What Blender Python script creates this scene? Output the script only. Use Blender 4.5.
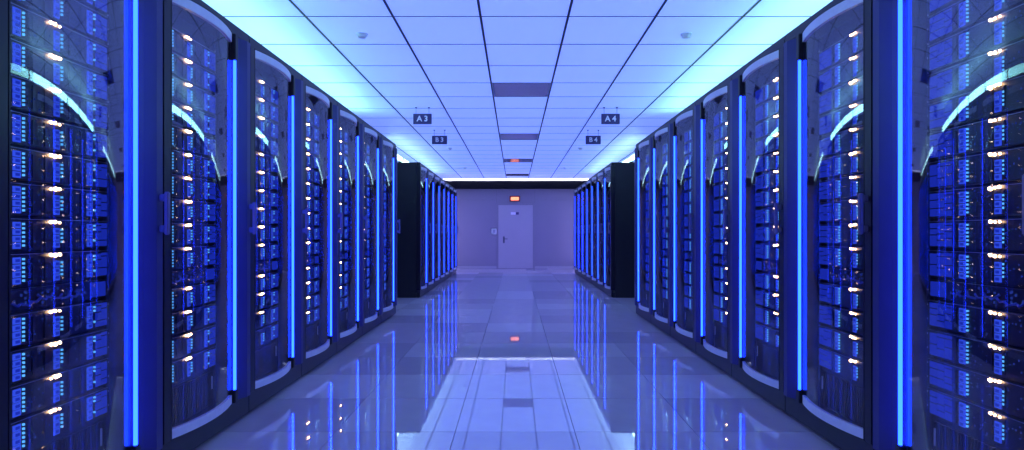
import bpy, bmesh, math, random
from mathutils import Vector

scene = bpy.context.scene
for o in list(bpy.data.objects):
    bpy.data.objects.remove(o)
C = scene.collection
random.seed(7)

# ------------------------------------------------------------------ camera
F_PX = 596.0
CAM_Z = 1.0275
cam_data = bpy.data.cameras.new('camera')
cam_data.sensor_width = 36.0
cam_data.lens = 36.0 * F_PX / 1024.0
cam_data.shift_x = -3.0 / 1024.0          # vanishing point sits at pixel (515, 233)
cam_data.shift_y = 8.0 / 1024.0
cam_data.clip_start = 0.02
cam = bpy.data.objects.new('camera', cam_data)
cam.location = (0, 0, CAM_Z)
cam.rotation_euler = (math.radians(90), 0, 0)
C.objects.link(cam)
scene.camera = cam

# ------------------------------------------------------------------ world, light levels, exposure
world = bpy.data.worlds.new('world')
scene.world = world
world.use_nodes = True
world.node_tree.nodes['Background'].inputs[0].default_value = (0.05, 0.05, 0.16, 1)
world.node_tree.nodes['Background'].inputs[1].default_value = 0.3
vs = scene.view_settings
vs.view_transform = 'Standard'
vs.look = 'None'
vs.exposure = 0.0
vs.gamma = 1.0
vs.use_curve_mapping = False
scene.cycles.use_denoising = True
scene.cycles.max_bounces = 10
scene.cycles.transparent_max_bounces = 24
scene.cycles.sample_clamp_indirect = 6.0

CEILING_GLOW = ((0.18, 0.29, 0.94), 0.90)     # even glow added to the ceiling panels to light the room
FILL_FRONT = ((0.36, 1.0, 1.0), 11.0)      # unseen battens added on the front racks to light the ceiling
FILL_FAR = ((0.50, 0.95, 1.0), 6.5)       # unseen battens added on the far racks, whiter
TUBE_BLUE = ((0.10, 0.56, 15.0), 1.0)          # upright tubes in the rack fronts
WALL_FILL = ((0.36, 0.33, 1.0), 55.0)          # unseen tubes added behind the far rows to brighten the end wall

COVE_FILL = ((0.85, 0.92, 1.0), 150.0)                # unseen strip added in the beam to whiten the far ceiling

# ------------------------------------------------------------------ dimensions (metres)
ROW_AT = {-1: -1.507, 1: 1.530}   # x of the rack fronts of the two rows
RW = 0.834             # rack width along the row
RH = 2.148             # rack height
RD = 1.05              # rack depth
FRONT_Y0 = 1.706
FAR_Y0 = 9.45
WALL_Y = 17.2
CEIL_Z = CAM_Z + 1.53
ROOM_X = 3.7
REAR_Y = -2.0
TILE = 0.62

# ------------------------------------------------------------------ materials
def new_mat(name):
    m = bpy.data.materials.new(name)
    m.use_nodes = True
    nt = m.node_tree
    for n in list(nt.nodes):
        nt.nodes.remove(n)
    out = nt.nodes.new('ShaderNodeOutputMaterial')
    return m, nt, out

def paint(name, col, rough=0.4, metal=0.0, noise=0.12, scale=30.0, coat=0.0, spec=0.5):
    m, nt, out = new_mat(name)
    b = nt.nodes.new('ShaderNodeBsdfPrincipled')
    tc = nt.nodes.new('ShaderNodeTexCoord')
    no = nt.nodes.new('ShaderNodeTexNoise')
    no.inputs['Scale'].default_value = scale
    no.inputs['Detail'].default_value = 3
    ramp = nt.nodes.new('ShaderNodeMix')
    ramp.data_type = 'RGBA'
    ramp.inputs[6].default_value = (*[c * (1 - noise) for c in col], 1)
    ramp.inputs[7].default_value = (*[min(1, c * (1 + noise)) for c in col], 1)
    nt.links.new(tc.outputs['Object'], no.inputs['Vector'])
    nt.links.new(no.outputs['Fac'], ramp.inputs[0])
    nt.links.new(ramp.outputs[2], b.inputs['Base Color'])
    b.inputs['Roughness'].default_value = rough
    b.inputs['Metallic'].default_value = metal
    b.inputs['Coat Weight'].default_value = coat
    b.inputs['Coat Roughness'].default_value = 0.08
    b.inputs['Specular IOR Level'].default_value = spec
    nt.links.new(b.outputs[0], out.inputs[0])
    return m

def emit(name, col, strength, sample=True):
    m, nt, out = new_mat(name)
    e = nt.nodes.new('ShaderNodeEmission')
    e.inputs[0].default_value = (*col, 1)
    e.inputs[1].default_value = strength
    nt.links.new(e.outputs[0], out.inputs[0])
    if not sample:
        m.cycles.emission_sampling = 'NONE'
    return m

def glass(name, tint, ior):
    m, nt, out = new_mat(name)
    t = nt.nodes.new('ShaderNodeBsdfTransparent')
    t.inputs[0].default_value = (*tint, 1)
    g = nt.nodes.new('ShaderNodeBsdfGlossy')
    g.inputs['Roughness'].default_value = 0.0
    g.inputs['Color'].default_value = (1, 1, 1, 1)
    fr = nt.nodes.new('ShaderNodeFresnel')
    fr.inputs[0].default_value = ior
    mx = nt.nodes.new('ShaderNodeMixShader')
    ma = nt.nodes.new('ShaderNodeMath')
    ma.operation = 'MULTIPLY_ADD'
    ma.inputs[1].default_value = 0.18         # anti-reflection coating
    ma.inputs[2].default_value = 0.006
    nt.links.new(fr.outputs[0], ma.inputs[0])
    nt.links.new(ma.outputs[0], mx.inputs[0])
    nt.links.new(t.outputs[0], mx.inputs[1])
    nt.links.new(g.outputs[0], mx.inputs[2])
    nt.links.new(mx.outputs[0], out.inputs[0])
    return m

def gloss_floor(name, col, ior, rough):
    m, nt, out = new_mat(name)
    tc = nt.nodes.new('ShaderNodeTexCoord')
    no = nt.nodes.new('ShaderNodeTexNoise')
    no.inputs['Scale'].default_value = 6.0
    no.inputs['Detail'].default_value = 4
    mix = nt.nodes.new('ShaderNodeMix')
    mix.data_type = 'RGBA'
    mix.inputs[6].default_value = (*[c * 0.92 for c in col], 1)
    mix.inputs[7].default_value = (*[c * 1.08 for c in col], 1)
    d = nt.nodes.new('ShaderNodeBsdfDiffuse')
    g = nt.nodes.new('ShaderNodeBsdfGlossy')
    g.inputs['Roughness'].default_value = rough
    g.inputs['Color'].default_value = (0.97, 0.97, 1, 1)
    fr = nt.nodes.new('ShaderNodeFresnel')
    fr.inputs[0].default_value = ior
    mx = nt.nodes.new('ShaderNodeMixShader')
    nt.links.new(tc.outputs['Object'], no.inputs['Vector'])
    nt.links.new(no.outputs['Fac'], mix.inputs[0])
    nt.links.new(mix.outputs[2], d.inputs[0])
    nt.links.new(fr.outputs[0], mx.inputs[0])
    nt.links.new(d.outputs[0], mx.inputs[1])
    nt.links.new(g.outputs[0], mx.inputs[2])
    nt.links.new(mx.outputs[0], out.inputs[0])
    return m

def ceiling_panel_mat():
    m, nt, out = new_mat('glow_added_ceiling_panel')
    b = nt.nodes.new('ShaderNodeBsdfPrincipled')
    b.inputs['Base Color'].default_value = (0.80, 0.80, 0.84, 1)
    b.inputs['Roughness'].default_value = 0.5
    b.inputs['Emission Color'].default_value = (*CEILING_GLOW[0], 1)
    b.inputs['Emission Strength'].default_value = CEILING_GLOW[1]
    nt.links.new(b.outputs[0], out.inputs[0])
    return m

M = {}
M['ceil'] = ceiling_panel_mat()
M['grid'] = paint('dark_ceiling_grid', (0.015, 0.018, 0.05), 0.5)
M['vent'] = paint('unlit_diffuser', (0.48, 0.42, 0.55), 0.12, coat=0.6)
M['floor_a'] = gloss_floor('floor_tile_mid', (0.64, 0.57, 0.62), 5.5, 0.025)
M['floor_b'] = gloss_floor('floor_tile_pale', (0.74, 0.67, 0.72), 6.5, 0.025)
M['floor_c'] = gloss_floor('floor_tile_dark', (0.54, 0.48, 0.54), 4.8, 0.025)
M['joint'] = paint('floor_joint', (0.03, 0.03, 0.06), 0.7)
M['wall'] = paint('violet_wall', (0.27, 0.24, 0.32), 0.35, noise=0.05, scale=2.0)
M['wall_dark'] = paint('dark_beam', (0.006, 0.006, 0.010), 0.7, spec=0.1)
M['door'] = paint('door_paint', (0.42, 0.38, 0.46), 0.35, noise=0.04, scale=3.0)
M['frame'] = paint('black_rack_steel', (0.014, 0.013, 0.026), 0.35, noise=0.2, scale=12.0, spec=0.3)
M['side'] = paint('rack_side_steel', (0.012, 0.012, 0.020), 0.45, noise=0.2, scale=8.0)
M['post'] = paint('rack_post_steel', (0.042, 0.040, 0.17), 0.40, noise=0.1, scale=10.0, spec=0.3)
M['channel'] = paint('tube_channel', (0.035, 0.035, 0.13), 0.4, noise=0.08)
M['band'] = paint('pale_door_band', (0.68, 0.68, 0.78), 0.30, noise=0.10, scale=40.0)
M['inner'] = paint('rack_inside', (0.02, 0.02, 0.05), 0.5)
M['bezel'] = paint('server_bezel', (0.018, 0.016, 0.030), 0.35, noise=0.35, scale=120.0)
M['chassis'] = paint('server_chassis', (0.02, 0.02, 0.03), 0.5)
M['lip'] = paint('server_lip', (0.45, 0.47, 0.60), 0.3, metal=0.6)
M['handle'] = paint('door_handle', (0.16, 0.14, 0.24), 0.3)
M['tag'] = paint('white_tag', (0.85, 0.85, 0.9), 0.5, noise=0.02)
M['rail'] = paint('mounting_rail', (0.05, 0.05, 0.10), 0.45)
M['screw'] = paint('rail_screw', (0.6, 0.6, 0.7), 0.3, metal=0.7)
M['cable'] = paint('blue_patch_cable', (0.05, 0.08, 0.45), 0.4)
M['signplate'] = paint('sign_plate', (0.06, 0.04, 0.16), 0.4)
M['white'] = paint('white_lettering', (0.85, 0.82, 0.95), 0.5, noise=0.01)
M['plastic'] = paint('white_plastic', (0.92, 0.92, 0.95), 0.4, noise=0.03)
M['sensor'] = paint('sensor_grey', (0.36, 0.36, 0.48), 0.4)
M['chrome'] = paint('lock_metal', (0.10, 0.10, 0.16), 0.3, metal=0.5)
M['exit_box'] = paint('exit_housing', (0.25, 0.02, 0.03), 0.4)
M['glass'] = glass('door_glass', (0.88, 0.89, 0.97), 1.55)
M['tube'] = emit('blue_tube_light', *TUBE_BLUE)
M['fill_front'] = emit('cyan_fill_tube', *FILL_FRONT)
M['fill_far'] = emit('white_fill_tube', *FILL_FAR)
M['wall_fill'] = emit('violet_wall_fill', *WALL_FILL)
M['cove'] = emit('added_cove_strip', *COVE_FILL)
M['bay'] = emit('lit_drive_bay', (0.035, 0.085, 0.75), 1.1, sample=False)
M['bay_dim'] = emit('lit_port_panel', (0.012, 0.03, 0.45), 1.0, sample=False)
M['led'] = emit('cyan_led', (0.16, 0.66, 1.3), 1.0, sample=False)
M['led_dim'] = emit('dim_led', (0.03, 0.06, 0.35), 0.6, sample=False)
M['amber'] = emit('amber_status_led', (1.0, 0.58, 0.25), 26.0)
M['exit_lit'] = emit('exit_lit_face', (1.0, 0.28, 0.16), 2.2)

# ------------------------------------------------------------------ mesh helpers
def bm_box(bm, x0, x1, y0, y1, z0, z1):
    if x0 > x1: x0, x1 = x1, x0
    if y0 > y1: y0, y1 = y1, y0
    v = [bm.verts.new(p) for p in ((x0, y0, z0), (x1, y0, z0), (x1, y1, z0), (x0, y1, z0),
                                   (x0, y0, z1), (x1, y0, z1), (x1, y1, z1), (x0, y1, z1))]
    for f in ((3, 2, 1, 0), (4, 5, 6, 7), (0, 1, 5, 4), (1, 2, 6, 5), (2, 3, 7, 6), (3, 0, 4, 7)):
        bm.faces.new([v[i] for i in f])

def bm_tube(bm, p0, p1, r, n=10, caps=True):
    p0, p1 = Vector(p0), Vector(p1)
    ax = (p1 - p0).normalized()
    up = Vector((0, 0, 1)) if abs(ax.z) < 0.9 else Vector((1, 0, 0))
    a = ax.cross(up).normalized()
    b = ax.cross(a)
    r0 = [bm.verts.new(p0 + (a * math.cos(t) + b * math.sin(t)) * r) for t in [2 * math.pi * i / n for i in range(n)]]
    r1 = [bm.verts.new(p1 + (a * math.cos(t) + b * math.sin(t)) * r) for t in [2 * math.pi * i / n for i in range(n)]]
    for i in range(n):
        j = (i + 1) % n
        bm.faces.new((r0[i], r0[j], r1[j], r1[i]))
    if caps:
        bm.faces.new(r0[::-1])
        bm.faces.new(r1)

def bm_lathe(bm, centre, profile, n=20):
    """profile: list of (radius, z) about the vertical through centre"""
    rings = []
    for r, z in profile:
        rings.append([bm.verts.new((centre[0] + r * math.cos(2 * math.pi * i / n),
                                    centre[1] + r * math.sin(2 * math.pi * i / n), centre[2] + z)) for i in range(n)])
    for a, b in zip(rings, rings[1:]):
        for i in range(n):
            j = (i + 1) % n
            bm.faces.new((a[i], a[j], b[j], b[i]))
    bm.faces.new(rings[0][::-1])
    bm.faces.new(rings[-1])

def finish(bm, name, bevel=0.0, smooth=False):
    if bevel:
        bmesh.ops.bevel(bm, geom=list(bm.edges), offset=bevel, segments=2, affect='EDGES', clamp_overlap=True)
    bmesh.ops.recalc_face_normals(bm, faces=list(bm.faces))
    me = bpy.data.meshes.new(name)
    bm.to_mesh(me)
    bm.free()
    if smooth:
        for p in me.polygons:
            p.use_smooth = True
        me.set_sharp_from_angle(angle=math.radians(40))
    return me

def obj(name, me, mat=None, parent=None, loc=(0, 0, 0)):
    if mat is not None and not me.materials:
        me.materials.append(mat)
    o = bpy.data.objects.new(name, me)
    C.objects.link(o)
    o.location = loc
    o.parent = parent
    return o

def empty(name, loc):
    o = bpy.data.objects.new(name, None)
    o.empty_display_size = 0.1
    C.objects.link(o)
    o.location = loc
    return o

def tag(o, label, cat, group=None):
    o['label'] = label
    o['category'] = cat
    if group:
        o['group'] = group
    return o

def struct(o, label=None):
    o['kind'] = 'structure'
    if label:
        o['label'] = label
    return o

def box_me(name, x0, x1, y0, y1, z0, z1, bevel=0.0):
    bm = bmesh.new()
    bm_box(bm, x0, x1, y0, y1, z0, z1)
    return finish(bm, name, bevel)

def copy_tree(src, parent=None):
    c = src.copy()
    C.objects.link(c)
    c.parent = parent
    for ch in src.children:
        copy_tree(ch, c)
    return c

ORD = ['first', 'second', 'third', 'fourth', 'fifth', 'sixth', 'seventh', 'eighth', 'ninth', 'tenth',
       'eleventh', 'twelfth', 'thirteenth', 'fourteenth']

# ------------------------------------------------------------------ floor
floor = struct(obj('floor', box_me('floor', -ROOM_X, ROOM_X, REAR_Y, WALL_Y, -0.12, -0.02), M['joint']),
               'raised floor of glossy violet grey tiles')
X_EDGES = [-2.163 + 0.618 * i for i in range(8)]          # seven columns, centre one about x = 0
Y_FIRST = 0.60
NROW = int((WALL_Y - Y_FIRST) / TILE) + 1
tile_meshes = {}
def tile_mesh(key, lx, ly):
    k = (key, round(lx, 3), round(ly, 3))
    if k not in tile_meshes:
        g = 0.0016
        me = box_me('floor_tile', g, lx - g, g, ly - g, -0.0205, 0.0)
        me.materials.append(M[key])
        tile_meshes[k] = me
    return tile_meshes[k]
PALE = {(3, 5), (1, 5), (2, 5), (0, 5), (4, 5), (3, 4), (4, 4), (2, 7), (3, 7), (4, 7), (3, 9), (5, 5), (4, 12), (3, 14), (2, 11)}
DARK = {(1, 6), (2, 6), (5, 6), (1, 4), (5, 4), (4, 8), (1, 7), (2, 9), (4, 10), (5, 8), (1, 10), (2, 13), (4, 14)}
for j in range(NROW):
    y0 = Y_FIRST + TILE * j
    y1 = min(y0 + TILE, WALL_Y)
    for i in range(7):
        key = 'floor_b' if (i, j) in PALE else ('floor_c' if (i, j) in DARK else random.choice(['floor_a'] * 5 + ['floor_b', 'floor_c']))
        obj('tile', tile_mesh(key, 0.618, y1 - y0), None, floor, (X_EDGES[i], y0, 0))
bm = bmesh.new()
y = Y_FIRST
xo = [X_EDGES[0]]
while xo[-1] > -ROOM_X: xo.append(max(-ROOM_X, xo[-1] - 0.618))
for j in range(-5, NROW):
    y0 = max(REAR_Y, Y_FIRST + TILE * j); y1 = min(Y_FIRST + TILE * (j + 1), WALL_Y)
    if y1 - y0 < 0.02: continue
    cols = []
    for a, b in zip(xo[1:], xo):
        cols += [(a, b), (-b, -a)]
    if j < 0:
        cols += list(zip(X_EDGES, X_EDGES[1:]))
    for a, b in cols:
        bm_box(bm, a + .0016, b - .0016, y0 + .0016, y1 - .0016, -0.0205, 0)
o = obj('tile_field', finish(bm, 'tile_field'), M['floor_a'], floor)
o['kind'] = 'stuff'

# ------------------------------------------------------------------ ceiling
ceiling = struct(obj('ceiling', box_me('ceiling', -ROOM_X, ROOM_X, REAR_Y, WALL_Y, CEIL_Z + 0.03, CEIL_Z + 0.12), M['grid']),
                 'ceiling of pale panels with added glow in a dark grid')
CX = [0.066 - 0.309 - 0.618 * 3 + 0.618 * i for i in range(8)]
CY0 = 4.21
CY = [max(REAR_Y, CY0 + TILE * k) for k in range(-11, 21)] + [WALL_Y]
CY = sorted(set(round(v, 4) for v in CY))
panel_meshes = {}
def cpanel(lx, ly):
    k = (round(lx, 3), round(ly, 3))
    if k not in panel_meshes:
        me = box_me('ceiling_panel', 0.002, lx - 0.002, 0.002, ly - 0.002, 0.0, 0.03)
        me.materials.append(M['ceil'])
        panel_meshes[k] = me
    return panel_meshes[k]
dark_cells = {}
for n, k in enumerate((3, 8, 13, 18)):
    dark_cells[round(CY0 + TILE * k, 3)] = n
for y0, y1 in zip(CY, CY[1:]):
    for i in range(7):
        if i == 3 and round(y0, 3) in dark_cells:
            n = dark_cells[round(y0, 3)]
            e = tag(empty('ceiling_light', (CX[i], y0, CEIL_Z)),
                    'unlit grey ceiling light panel, %s from the end wall' % ORD[3 - n], 'ceiling light', 'unlit ceiling lights')
            lx, ly = 0.618, y1 - y0
            bmf = bmesh.new()
            for a in ((.004, .02, .004, ly - .004), (lx - .02, lx - .004, .004, ly - .004),
                      (.02, lx - .02, .004, .02), (.02, lx - .02, ly - .02, ly - .004)):
                bm_box(bmf, *a, -0.003, 0.0295)
            obj('frame', finish(bmf, 'light_frame'), M['sensor'], e)
            obj('diffuser', box_me('light_diffuser', .0205, lx - .0205, .0205, ly - .0205, 0.0, 0.0295), M['vent'], e)
            continue
        obj('ceiling_panel', cpanel(0.618, y1 - y0), None, ceiling, (CX[i], y0, CEIL_Z))
bm = bmesh.new()
xl = [CX[0]]
while xl[-1] > -ROOM_X: xl.append(max(-ROOM_X, xl[-1] - 0.618))
xr = [CX[-1]]
while xr[-1] < ROOM_X: xr.append(min(ROOM_X, xr[-1] + 0.618))
for y0, y1 in zip(CY, CY[1:]):
    for a, b in list(zip(xl[1:], xl)) + list(zip(xr, xr[1:])):
        if b - a > 0.03:
            bm_box(bm, a + .002, b - .002, y0 + .002, y1 - .002, CEIL_Z, CEIL_Z + 0.03)
o = obj('panel_field', finish(bm, 'panel_field'), M['ceil'], ceiling)
o['kind'] = 'stuff'
for x in CX + xl[1:-1] + xr[1:-1]:
    obj('grid_bar', box_me('grid_bar', x - 0.0085, x + 0.0085, REAR_Y, WALL_Y, CEIL_Z - 0.003, CEIL_Z + 0.03), M['grid'], ceiling)
cross = box_me('grid_cross_bar', -ROOM_X, ROOM_X, -0.0045, 0.0045, -0.002, 0.03)
cross.materials.append(M['grid'])
for y in CY[1:-1]:
    obj('grid_cross_bar', cross, None, ceiling, (0, y, CEIL_Z))

# ------------------------------------------------------------------ walls
H = CEIL_Z + 0.12
wall_back = struct(obj('wall_back', box_me('wall_back', -ROOM_X, ROOM_X, WALL_Y + 0.02, WALL_Y + 0.15, -0.12, H), M['grid']),
                   'violet panelled end wall with a door')
# wall panels with fine seams round the door opening
DX0, DX1, DTOP = -0.482, 0.519, CAM_Z + 0.808
SEAM_Z = CAM_Z + 0.955
def wall_panel(x0, x1, z0, z1):
    g = 0.0015
    obj('wall_panel', box_me('wall_panel', x0 + g, x1 - g, WALL_Y, WALL_Y + 0.02, z0 + g, z1 - g), M['wall'], wall_back)
xs = [-ROOM_X, -2.9, -1.7, DX0 - 0.05, DX1 + 0.05, 1.73, 2.93, ROOM_X]
for a, b in zip(xs, xs[1:]):
    if abs(a - (DX0 - 0.05)) < 1e-6:
        wall_panel(a, b, DTOP + 0.04, CEIL_Z)
    else:
        wall_panel(a, b, 0.0, SEAM_Z)
        wall_panel(a, b, SEAM_Z, CEIL_Z)
struct(obj('wall_left', box_me('wall_left', -ROOM_X - 0.12, -ROOM_X, REAR_Y, WALL_Y + .15, -0.12, H), M['wall']), 'violet side wall behind the A3 row')
struct(obj('wall_right', box_me('wall_right', ROOM_X, ROOM_X + 0.12, REAR_Y, WALL_Y + .15, -0.12, H), M['wall']), 'violet side wall behind the A4 row')
struct(obj('wall_front', box_me('wall_front', -ROOM_X, ROOM_X, REAR_Y - 0.12, REAR_Y, -0.12, H), M['wall']), 'violet wall opposite the door')
bm = bmesh.new()
bm_box(bm, -ROOM_X, ROOM_X, WALL_Y - 0.30, WALL_Y, CAM_Z + 1.270, CEIL_Z - 0.11)
bm_box(bm, -ROOM_X, ROOM_X, WALL_Y - 0.30, WALL_Y - 0.28, CEIL_Z - 0.11, CEIL_Z - 0.055)  # raised lip forms a trough that hides the added strip
struct(obj('trim_1', finish(bm, 'trim_1'), M['wall_dark']), 'dark beam along the top of the end wall')
e = tag(empty('added_cove_light', (0, WALL_Y - 0.24, CEIL_Z - 0.11)), 'added white strip light inside the dark beam on the end wall', 'light')
obj('profile', box_me('cove_profile', -2.4, 2.4, -0.03, 0.03, 0, 0.025), M['sensor'], e)
obj('strip', box_me('cove_strip', -2.39, 2.39, -0.022, 0.022, 0.0122, 0.026, 0.003), M['cove'], e)
for nm, a, b in (('baseboard_left', -ROOM_X, DX0 - 0.055), ('baseboard_right', DX1 + 0.055, ROOM_X)):
    struct(obj(nm, box_me(nm, a, b, WALL_Y - 0.015, WALL_Y, 0.0, 0.07, 0.003), M['door']), 'pale skirting along the end wall')
# door
door = struct(obj('door_1', box_me('door_1', DX0, DX1, WALL_Y - 0.012, WALL_Y + 0.018, 0.004, DTOP, 0.003), M['door']), 'pale violet steel door in the end wall')
bm = bmesh.new()
bm_box(bm, DX0 - 0.05, DX0 - 0.004, WALL_Y - 0.02, WALL_Y + 0.018, 0, DTOP + 0.04)
bm_box(bm, DX1 + 0.004, DX1 + 0.05, WALL_Y - 0.02, WALL_Y + 0.018, 0, DTOP + 0.04)
bm_box(bm, DX0 - 0.05, DX1 + 0.05, WALL_Y - 0.0195, WALL_Y + 0.018, DTOP + 0.004, DTOP + 0.0395)
obj('door_frame', finish(bm, 'door_frame'), M['wall'], door)
hx = DX0 + 0.16
bm = bmesh.new()
bm_box(bm, hx - 0.025, hx + 0.025, WALL_Y - 0.02, WALL_Y - 0.012, CAM_Z - 0.29, CAM_Z - 0.10)
obj('lock_plate', finish(bm, 'lock_plate', 0.002), M['chrome'], door)
bm = bmesh.new()
bm_tube(bm, (hx, WALL_Y - 0.02, CAM_Z - 0.17), (hx, WALL_Y - 0.065, CAM_Z - 0.17), 0.011)
bm_tube(bm, (hx - 0.01, WALL_Y - 0.06, CAM_Z - 0.17), (hx + 0.11, WALL_Y - 0.06, CAM_Z - 0.17), 0.011)
obj('door_handle', finish(bm, 'door_handle'), M['chrome'], door)
obj('door_plate', box_me('door_plate', -0.12, 0.02, WALL_Y - 0.017, WALL_Y - 0.012, CAM_Z + 0.53, CAM_Z + 0.60), M['white'], door)
obj('door_viewer', box_me('door_viewer', 0.022, 0.11, WALL_Y - 0.018, WALL_Y - 0.012, CAM_Z + 0.53, CAM_Z + 0.60), M['signplate'], door)
# exit sign
e = tag(empty('exit_sign', (-0.005, WALL_Y, CAM_Z + 0.905)), 'lit red exit sign on the wall above the door', 'exit sign')
obj('housing', box_me('exit_housing', -0.15, 0.15, -0.06, 0, 0, 0.165, 0.008), M['exit_box'], e)
obj('lit_face', box_me('exit_face', -0.115, 0.115, -0.066, -0.06, 0.035, 0.13), M['exit_lit'], e)
# card reader
e = tag(empty('card_reader', (-0.605, WALL_Y, CAM_Z - 0.045)), 'square white card reader on the wall beside the door', 'card reader')
obj('housing', box_me('reader_housing', -0.085, 0.085, -0.035, 0, 0, 0.185, 0.02), M['plastic'], e)
obj('keypad', box_me('reader_keypad', -0.04, 0.045, -0.039, -0.035, 0.05, 0.14), M['sensor'], e)

# ------------------------------------------------------------------ racks
def P(sg, s, d, z):
    """rack local: s along the row away from the near end, d out into the aisle"""
    return (-sg * d, s, z)

def rbox(bm, sg, s0, s1, d0, d1, z0, z1):
    bm_box(bm, -sg * d0, -sg * d1, s0, s1, z0, z1)

S0, S1 = 0.066, 0.622           # door edges
BOW = 0.042
def bow(s):
    m = (S0 + S1) / 2                          # fullest in the middle
    return 0.002 + BOW * (1 - ((s - m) / (S1 - m)) ** 2)

def bowed(bm, sg, z0, z1, th, n=24, off=0.0, back=None, a=S0, b=S1):
    """curved slab following the bow; back=None gives constant thickness, else a flat back at d=back"""
    rows = []
    for i in range(n + 1):
        s = a + (b - a) * i / n
        d = bow(s) + off
        db = d - th if back is None else back
        rows.append([bm.verts.new(P(sg, s, dd, zz)) for dd, zz in ((d, z0), (d, z1), (db, z1), (db, z0))])
    for r, q in zip(rows, rows[1:]):
        for k in range(4):
            l = (k + 1) % 4
            bm.faces.new((r[k], r[l], q[l], q[k]))
    bm.faces.new(rows[0])
    bm.faces.new(rows[-1][::-1])

TUBE_S, TUBE_Z0, TUBE_Z1 = 0.650, 0.19, 1.95
SERV_S0, SERV_W, SERV_D = 0.130, 0.480, -0.075
PITCH = 0.113
TOP_Z = 1.983
SW_H = PITCH * 0.7
BOT_Z = TOP_Z - 14 * PITCH - SW_H

def build_rack(sg):
    root = empty('server_rack', (ROW_AT[sg], 0, 0))
    def part(name, bm, mat, parent=root, bevel=0.0, smooth=False):
        return obj(name, finish(bm, name, bevel, smooth), M[mat], parent)
    for s0, s1 in ((0.002, 0.014), (RW - 0.014, RW - 0.002)):
        bm = bmesh.new(); rbox(bm, sg, s0, s1, -RD, -0.06, 0.0, RH - 0.02)
        part('side_panel', bm, 'side')
    bm = bmesh.new(); rbox(bm, sg, 0.002, RW - 0.002, -RD, -0.001, RH - 0.0195, RH)
    part('top_panel', bm, 'side')
    bm = bmesh.new(); rbox(bm, sg, 0.0145, RW - 0.0145, -RD, -RD + 0.015, 0.08, RH - 0.02)
    part('back_panel', bm, 'side')
    bm = bmesh.new(); rbox(bm, sg, 0.0145, RW - 0.0145, -RD + .0155, -0.02, 0.0, 0.075)
    part('plinth', bm, 'side')
    bm = bmesh.new(); rbox(bm, sg, 0.002, RW - 0.002, -0.0195, 0.0, 0.012, 0.1195)
    part('kick_plate', bm, 'frame', bevel=0.003)
    bm = bmesh.new(); rbox(bm, sg, 0.002, RW - 0.002, -0.055, 0.003, 2.091, RH - 0.0198)
    part('header', bm, 'frame', bevel=0.003)
    # front posts
    bm = bmesh.new(); rbox(bm, sg, 0.003, 0.060, -0.058, 0.008, 0.12, 2.0905)
    part('post', bm, 'frame', bevel=0.004)
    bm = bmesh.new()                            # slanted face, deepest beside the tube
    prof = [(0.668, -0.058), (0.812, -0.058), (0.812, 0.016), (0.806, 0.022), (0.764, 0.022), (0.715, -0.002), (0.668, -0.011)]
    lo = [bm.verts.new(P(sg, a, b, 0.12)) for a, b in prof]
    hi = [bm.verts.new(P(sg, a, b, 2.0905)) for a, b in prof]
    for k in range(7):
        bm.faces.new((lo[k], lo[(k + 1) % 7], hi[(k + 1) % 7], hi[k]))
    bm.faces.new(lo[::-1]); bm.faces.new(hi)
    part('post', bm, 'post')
    bm = bmesh.new(); rbox(bm, sg, 0.8125, RW - 0.003, -0.058, -0.02, 0.12, 2.0905)
    part('post_rebate', bm, 'side')
    # tube light in its channel
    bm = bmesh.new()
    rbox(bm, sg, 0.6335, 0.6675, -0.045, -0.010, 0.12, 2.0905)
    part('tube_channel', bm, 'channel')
    bm = bmesh.new(); rbox(bm, sg, 0.6245, 0.633, -0.06, -0.006, 0.12, 2.0905)
    part('shade_strip', bm, 'side')  # black strip added to hide the bright blue side of the channel
    for z0, z1 in ((0.1205, TUBE_Z0 - 0.002), (TUBE_Z1 + 0.002, 2.09)):
        bm = bmesh.new(); rbox(bm, sg, 0.6345, 0.667, -0.0095, 0.018, z0, z1)
        part('tube_cap', bm, 'side', bevel=0.003)
    bm = bmesh.new(); bm_tube(bm, P(sg, TUBE_S, 0.007, TUBE_Z0), P(sg, TUBE_S, 0.007, TUBE_Z1), 0.0075, 12)
    t = part('light_tube', bm, 'tube', smooth=True)
    t['label'] = 'glowing blue tube light'
    # mounting rails with screws
    for s0 in (0.100, 0.6115):
        bm = bmesh.new(); rbox(bm, sg, s0, s0 + 0.0215, -0.115, -0.085, 0.10, 2.06)
        r = part('mounting_rail', bm, 'rail')
        bm = bmesh.new()
        z = BOT_Z
        while z < 2.0:
            rbox(bm, sg, s0 + 0.008, s0 + 0.014, -0.085, -0.082, z + 0.03, z + 0.036)
            rbox(bm, sg, s0 + 0.008, s0 + 0.014, -0.085, -0.082, z + 0.085, z + 0.091)
            z += PITCH
        part('screw_row', bm, 'screw', r)['kind'] = 'stuff'
    bm = bmesh.new(); rbox(bm, sg, 0.122, 0.6115, -0.75, -0.09, BOT_Z - 0.012, BOT_Z - 0.0005)
    part('shelf', bm, 'inner')
    bm = bmesh.new(); rbox(bm, sg, 0.122, 0.6115, -0.20, -0.0905, TOP_Z + 0.002, 2.06)
    part('blanking_panel', bm, 'inner')
    # grille below the servers
    bm = bmesh.new()
    rbox(bm, sg, 0.122, 0.6115, -0.10, -0.0905, 0.12, BOT_Z - 0.0125)
    for k in range(30):
        s = 0.13 + k * 0.0155
        rbox(bm, sg, s, s + 0.006, -0.0905, -0.078, 0.13, BOT_Z - 0.018)
    part('lower_grille', bm, 'bezel')
    # door
    bm = bmesh.new()
    bowed(bm, sg, 2.086, 2.0903, 0, back=-0.02)
    bowed(bm, sg, 0.1203, 0.125, 0, back=-0.015)
    rbox(bm, sg, 0.0605, S0 - 0.0005, -0.03, 0.008, 0.1205, 2.09)
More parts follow.
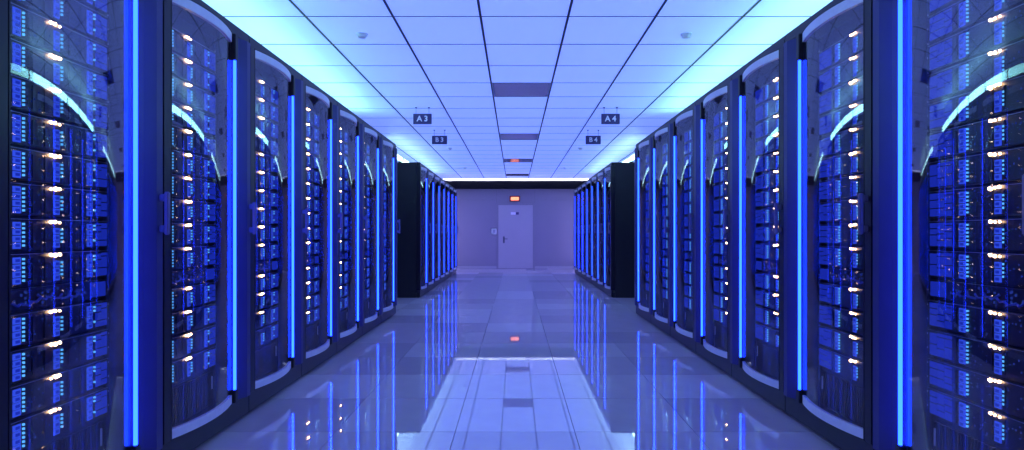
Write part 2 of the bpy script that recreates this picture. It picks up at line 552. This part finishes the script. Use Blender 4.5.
    door = part('door', bm, 'frame')
    bm = bmesh.new(); bowed(bm, sg, 0.168, 2.040, 0.005)
    part('glass_pane', bm, 'glass', door, smooth=True)
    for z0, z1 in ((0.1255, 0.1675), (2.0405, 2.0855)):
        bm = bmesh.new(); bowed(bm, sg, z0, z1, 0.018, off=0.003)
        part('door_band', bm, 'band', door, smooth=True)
    # tag
    bm = bmesh.new(); rbox(bm, sg, 0.570, 0.577, -0.0775, -0.074, 0.213, 0.280)
    part('asset_tag', bm, 'tag')
    # handle: on the far post in one row, on the near post in the other
    hs = 0.785 if sg < 0 else 0.030
    bm = bmesh.new()
    hd = 0.0225 if sg < 0 else 0.0083
    rbox(bm, sg, hs - 0.010, hs + 0.010, hd + 0.022, hd + 0.040, 1.02, 1.20)
    rbox(bm, sg, hs - 0.008, hs + 0.008, hd, hd + 0.024, 1.03, 1.06)
    rbox(bm, sg, hs - 0.008, hs + 0.008, hd, hd + 0.024, 1.16, 1.19)
    part('handle', bm, 'handle', door, bevel=0.004)
    return root

def face(bm, sg, s0, s1, z0, z1, out=0.004):
    rbox(bm, sg, SERV_S0 + s0, SERV_S0 + s1, SERV_D, SERV_D + out, z0, z1)

def build_server(sg, variant, amber=True):
    """origin at the bottom front corner of its slot; local z 0..PITCH"""
    rnd = random.Random(variant * 31 + (5 if sg > 0 else 0))
    root = empty('rack_server', (0, 0, 0))
    def part(name, bm, mat, bevel=0.0):
        return obj(name, finish(bm, name, bevel), M[mat], root)
    h = PITCH
    bm = bmesh.new(); rbox(bm, sg, SERV_S0, SERV_S0 + SERV_W, -0.72, -0.096, 0, h - 0.0004)
    part('chassis', bm, 'chassis')
    bm = bmesh.new(); rbox(bm, sg, SERV_S0 - 0.004, SERV_S0 + SERV_W, -0.0955, SERV_D, 0.006, h - 0.006)
    # raised fillets between the bay groups
    for s in (0.115, 0.165, 0.275, 0.33):
        face(bm, sg, s, s + 0.004, 0.014, h - 0.02, 0.003)
    part('bezel', bm, 'bezel')
    bm = bmesh.new(); rbox(bm, sg, SERV_S0 - 0.002, SERV_S0 + SERV_W - 0.004, SERV_D, SERV_D + 0.003, h - 0.0075, h - 0.0062)
    part('lip', bm, 'lip')
    # bays: (centre s, width, z0, z1, cells), with an LED column always on the viewer's right
    right = 1 if sg < 0 else -1                        # +s runs to the viewer's right in one row, to the left in the other
    if sg < 0:
        bays = [(0.054, 0.028, 0.010, 0.098, 4, 'full'), (0.218, 0.024, 0.010, 0.080, 3, 'full'), (0.378, 0.026, 0.010, 0.096, 4, 'pair')]
        flat = (0.408, 0.474)
        amb = 0.208
    else:
        bays = [(0.142, 0.026, 0.010, 0.080, 3, 'full'), (0.300, 0.028, 0.010, 0.098, 4, 'full')]
        flat = (0.350, 0.470)
        amb = 0.150
    for c, w, z0, z1, n, kind in bays:
        bm = bmesh.new()
        step = (z1 - z0) / n
        for k in range(n):
            a, b = z0 + k * step + 0.0012, z0 + (k + 1) * step - 0.0012
            # ring of light round each drive carrier, dimmer recessed middle left open
            face(bm, sg, c - w / 2, c + w / 2, a, b, 0.004)
        part('drive_bay', bm, 'bay')
        bm = bmesh.new()
        for k in range(n):
            a, b = z0 + k * step, z0 + (k + 1) * step
            m = (a + b) / 2
            rbox(bm, sg, SERV_S0 + c - w * 0.26, SERV_S0 + c + w * 0.26, SERV_D + 0.004, SERV_D + 0.006, m - step * 0.20, m + step * 0.20)
        part('carrier_latch', bm, 'bay_dim')
        bm = bmesh.new()
        ls = c + right * (w / 2 + 0.011)
        zz = z1 - 0.004
        k = 0
        while zz > z0 + 0.014:
            if not (kind == 'pair' and k in (2, 3)):
                face(bm, sg, ls - 0.0024, ls + 0.0024, zz - 0.007, zz, 0.006)
            zz -= 0.0138
            k += 1
        part('led_column', bm, 'led')['kind'] = 'stuff'
    bm = bmesh.new()
    nx = 3 if sg > 0 else 2
    for i in range(nx):
        a = flat[0] + (flat[1] - flat[0]) * i / nx
        b = flat[0] + (flat[1] - flat[0]) * (i + 1) / nx
        z = 0.012
        while z < 0.095:
            hh = rnd.choice((0.02, 0.028, 0.04))
            face(bm, sg, a + 0.002, b - 0.003, z, min(z + hh, 0.099), 0.003)
            z += hh + 0.004
    part('port_panel', bm, 'bay_dim')
    bm = bmesh.new()
    for k in range(34):
        s = rnd.uniform(0.01, 0.34)
        z = rnd.uniform(0.014, 0.095)
        ww, hh = rnd.choice(((0.003, 0.003), (0.003, 0.006), (0.005, 0.003)))
        face(bm, sg, s, s + ww, z, z + hh, 0.002)
    part('indicator_cluster', bm, 'led_dim')['kind'] = 'stuff'
    if amber:
        bm = bmesh.new()
        for k in range(3):
            s = amb - 0.019 + 0.019 * k + rnd.uniform(-0.002, 0.002)
            r = rnd.choice((0.0045, 0.006, 0.0074))
            z = h - 0.014 + rnd.uniform(-0.002, 0.002)
            p = P(sg, SERV_S0 + s, SERV_D + 0.006, z)
            bmesh.ops.create_icosphere(bm, subdivisions=1, radius=r, matrix=__import__('mathutils').Matrix.Translation(p))
        a = part('status_light', bm, 'amber')
        a['label'] = 'row of warm amber status lights'
    return root

def build_switch(sg):
    rnd = random.Random(99)
    root = empty('network_switch', (0, 0, 0))
    def part(name, bm, mat, bevel=0.0):
        return obj(name, finish(bm, name, bevel), M[mat], root)
    h = SW_H
    bm = bmesh.new(); rbox(bm, sg, SERV_S0, SERV_S0 + SERV_W, -0.45, -0.096, 0, h - 0.0004)
    part('chassis', bm, 'chassis')
    bm = bmesh.new(); rbox(bm, sg, SERV_S0 - 0.004, SERV_S0 + SERV_W, -0.0955, SERV_D - 0.006, 0.006, h - 0.006)
    part('bezel', bm, 'bezel')
    bm = bmesh.new()
    for k in range(9):
        s = 0.04 + k * 0.034
        a = Vector(P(sg, SERV_S0 + s, SERV_D - 0.003, 0.02 + 0.03 * rnd.random()))
        b = Vector(P(sg, SERV_S0 + s + rnd.uniform(0.02, 0.05), SERV_D + 0.002, 0.018 + 0.035 * rnd.random()))
        mid = (a + b) / 2 + Vector((-sg * 0.006, 0, -0.008))
        bm_tube(bm, a, mid, 0.004, 6)
        bm_tube(bm, mid, b, 0.004, 6)
    part('patch_cable', bm, 'cable')
    bm = bmesh.new()
    for k in range(26):
        s, z = rnd.uniform(0.02, 0.37), rnd.uniform(0.012, h - 0.02)
        rbox(bm, sg, SERV_S0 + s, SERV_S0 + s + 0.006, SERV_D - 0.006, SERV_D - 0.003, z, z + 0.008)
    part('indicator_cluster', bm, 'led_dim')['kind'] = 'stuff'
    bm = bmesh.new(); rbox(bm, sg, SERV_S0 + 0.39, SERV_S0 + 0.47, SERV_D - 0.006, SERV_D - 0.002, 0.012, h - 0.012)
    part('port_panel', bm, 'bay_dim')
    return root

def build_fill_batten(sg, far):
    root = empty('fill_batten', (0, 0, 0))  # unseen fixture added to throw light up at the ceiling
    bm = bmesh.new()
    rbox(bm, sg, 0.06, RW - 0.06, -0.52, -0.40, 0.0, 0.02)
    for s in (0.10, RW - 0.13):
        rbox(bm, sg, s, s + 0.03, -0.48, -0.44, 0.02, 0.106)
    obj('stand', finish(bm, 'batten_stand'), M['side'], root)
    bm = bmesh.new()
    bm_tube(bm, P(sg, 0.02, -0.46, 0.150), P(sg, RW - 0.02, -0.46, 0.150), 0.038, 12)
    obj('tube', finish(bm, 'batten_tube', smooth=True), M['fill_far' if far else 'fill_front'], root)
    for s0 in (0.004, RW - 0.0195):
        bm = bmesh.new(); bm_tube(bm, P(sg, s0, -0.46, 0.150), P(sg, s0 + 0.0155, -0.46, 0.150), 0.048, 12)
        obj('end_cap', finish(bm, 'batten_cap'), M['side'], root)
    return root

SIDE = {-1: 'A3 sign side', 1: 'A4 sign side'}
for sg in (-1, 1):
    rack0 = build_rack(sg)
    servers = [build_server(sg, v) for v in range(3)]
    server_plain = build_server(sg, 7, amber=False)
    switch0 = build_switch(sg)
    used = set()
    def take(src):
        if src.name in used:
            return copy_tree(src)
        used.add(src.name)
        return src
    battens = {False: build_fill_batten(sg, False), True: build_fill_batten(sg, True)}
    for far in (False, True):
        for r in range(7):
            y0 = (FAR_Y0 if far else FRONT_Y0) + RW * r
            nth = ORD[r] if far else ORD[6 - r]
            rk = take(rack0)
            rk.location = (ROW_AT[sg], y0, 0)
            if far:
                tag(rk, 'dark server rack with blue light tube, %s beyond the cross aisle, %s' % (nth, SIDE[sg]), 'server rack', 'server racks along the aisle')
            else:
                tag(rk, 'dark server rack with bowed glass door, %s before the cross aisle, %s' % (nth, SIDE[sg]), 'server rack', 'server racks along the aisle')
            b = take(battens[far])
            b.location = (ROW_AT[sg], y0, RH)
            tag(b, 'added light batten on the %s rack %s the cross aisle, %s' % (nth, 'beyond' if far else 'before', SIDE[sg]), 'light', 'added light battens on the rack tops')
            if far:
                continue
            z = TOP_Z
            for k in range(15):
                if k == 10:
                    z -= SW_H
                    o = take(switch0)
                    tag(o, 'shallow network switch with blue cables, %s rack before the cross aisle, %s' % (nth, SIDE[sg]), 'network switch', 'network switches')
                else:
                    z -= PITCH
                    src = server_plain if (k == 14 and r in (2, 4, 5)) else servers[(k * 2 + r) % 3]
                    o = take(src)
                    n = k if k < 10 else k - 1
                    tag(o, 'black server, %s from top, %s rack before the cross aisle, %s' % (ORD[n], nth, SIDE[sg]), 'server', 'servers in the racks')
                o.location = (ROW_AT[sg], y0, z)

# ------------------------------------------------------------------ upright tubes added behind the far rows, out of view
for sg, nm in ((-1, 'A3'), (1, 'A4')):
    e = tag(empty('added_end_light', (sg * 1.90, FAR_Y0 + 7 * RW, 0.0)), 'added upright violet tube light on the end of the last rack, %s sign side' % nm, 'light', 'added upright lights facing the end wall')
    obj('backplate', box_me('end_light_plate', -0.04, 0.04, 0.0, 0.03, 0, 2.0, 0.005), M['plastic'], e)
    bm = bmesh.new()
    bm_tube(bm, (0, 0.060, 0.25), (0, 0.060, 1.95), 0.03, 10)
    obj('tube', finish(bm, 'end_light_tube', smooth=True), M['wall_fill'], e)

# ------------------------------------------------------------------ hanging signs
def lettering(txt, size):
    cu = bpy.data.curves.new('lettering', 'FONT')
    cu.body = txt
    cu.size = size
    cu.align_x = 'CENTER'
    cu.align_y = 'CENTER'
    cu.extrude = 0.002
    cu.offset = 0.003
    t = bpy.data.objects.new('tmp', cu)
    C.objects.link(t)
    dg = bpy.context.evaluated_depsgraph_get()
    me = bpy.data.meshes.new_from_object(t.evaluated_get(dg))
    bpy.data.objects.remove(t)
    me.materials.clear()
    return me

for txt, x, y, zc in (('A 3', -1.124, 7.24, 1.385), ('B 3', -1.118, 8.83, 1.378), ('A 4', 1.160, 7.24, 1.385), ('B 4', 1.158, 8.83, 1.378)):
    w, h = 0.112, 0.063
    zc += CAM_Z
    e = tag(empty('hanging_sign', (x, y, zc - h)), 'dark blue sign reading %s hanging from the ceiling' % txt.replace(' ', ''), 'sign', 'hanging aisle signs')
    obj('plate', box_me('sign_plate', -w, w, -0.008, 0.008, 0, 2 * h, 0.003), M['signplate'], e)
    t = obj('lettering', lettering(txt, 0.092), M['white'], e, (0, -0.009, h))
    t.rotation_euler = (math.radians(90), 0, 0)
    top = CEIL_Z - (zc - h)
    for hxx in (-0.078, 0.078):
        bm = bmesh.new()
        bm_tube(bm, (hxx, 0, 2 * h - 0.002), (hxx, 0, top - 0.012), 0.0035, 6)
        rod = obj('hanger_rod', finish(bm, 'hanger_rod'), M['sensor'], e)
        bm = bmesh.new()
        bm_lathe(bm, (hxx, 0, top - 0.0165), [(0.006, 0), (0.013, 0.006), (0.013, 0.013)], 10)
        obj('ceiling_cap', finish(bm, 'ceiling_cap'), M['chrome'], rod)

# ------------------------------------------------------------------ smoke detectors
sd = None
names = ['before the A%s sign', 'just behind the A%s sign', 'past the B%s sign', 'near the end wall, B%s sign side']
for sg, num in ((-1, '3'), (1, '4')):
    for k, y in enumerate((4.58, 7.66, 10.72, 13.95)):
        if sd is None:
            sd = empty('smoke_detector', (0, 0, 0))
            bm = bmesh.new(); bm_lathe(bm, (0, 0, 0), [(0.044, -0.010), (0.044, 0.0)])
            obj('base', finish(bm, 'detector_base'), M['plastic'], sd)
            bm = bmesh.new(); bm_lathe(bm, (0, 0, 0), [(0.014, -0.036), (0.026, -0.032), (0.033, -0.024), (0.036, -0.0105)])
            obj('dome', finish(bm, 'detector_dome', smooth=False), M['plastic'], sd)
            o = sd
        else:
            o = copy_tree(sd)
        o.location = (sg * 1.176 + (0.14 if sg > 0 else 0) * (k == 0), y, CEIL_Z)
        tag(o, 'small round smoke detector on the ceiling ' + names[k] % num, 'smoke detector', 'smoke detectors')
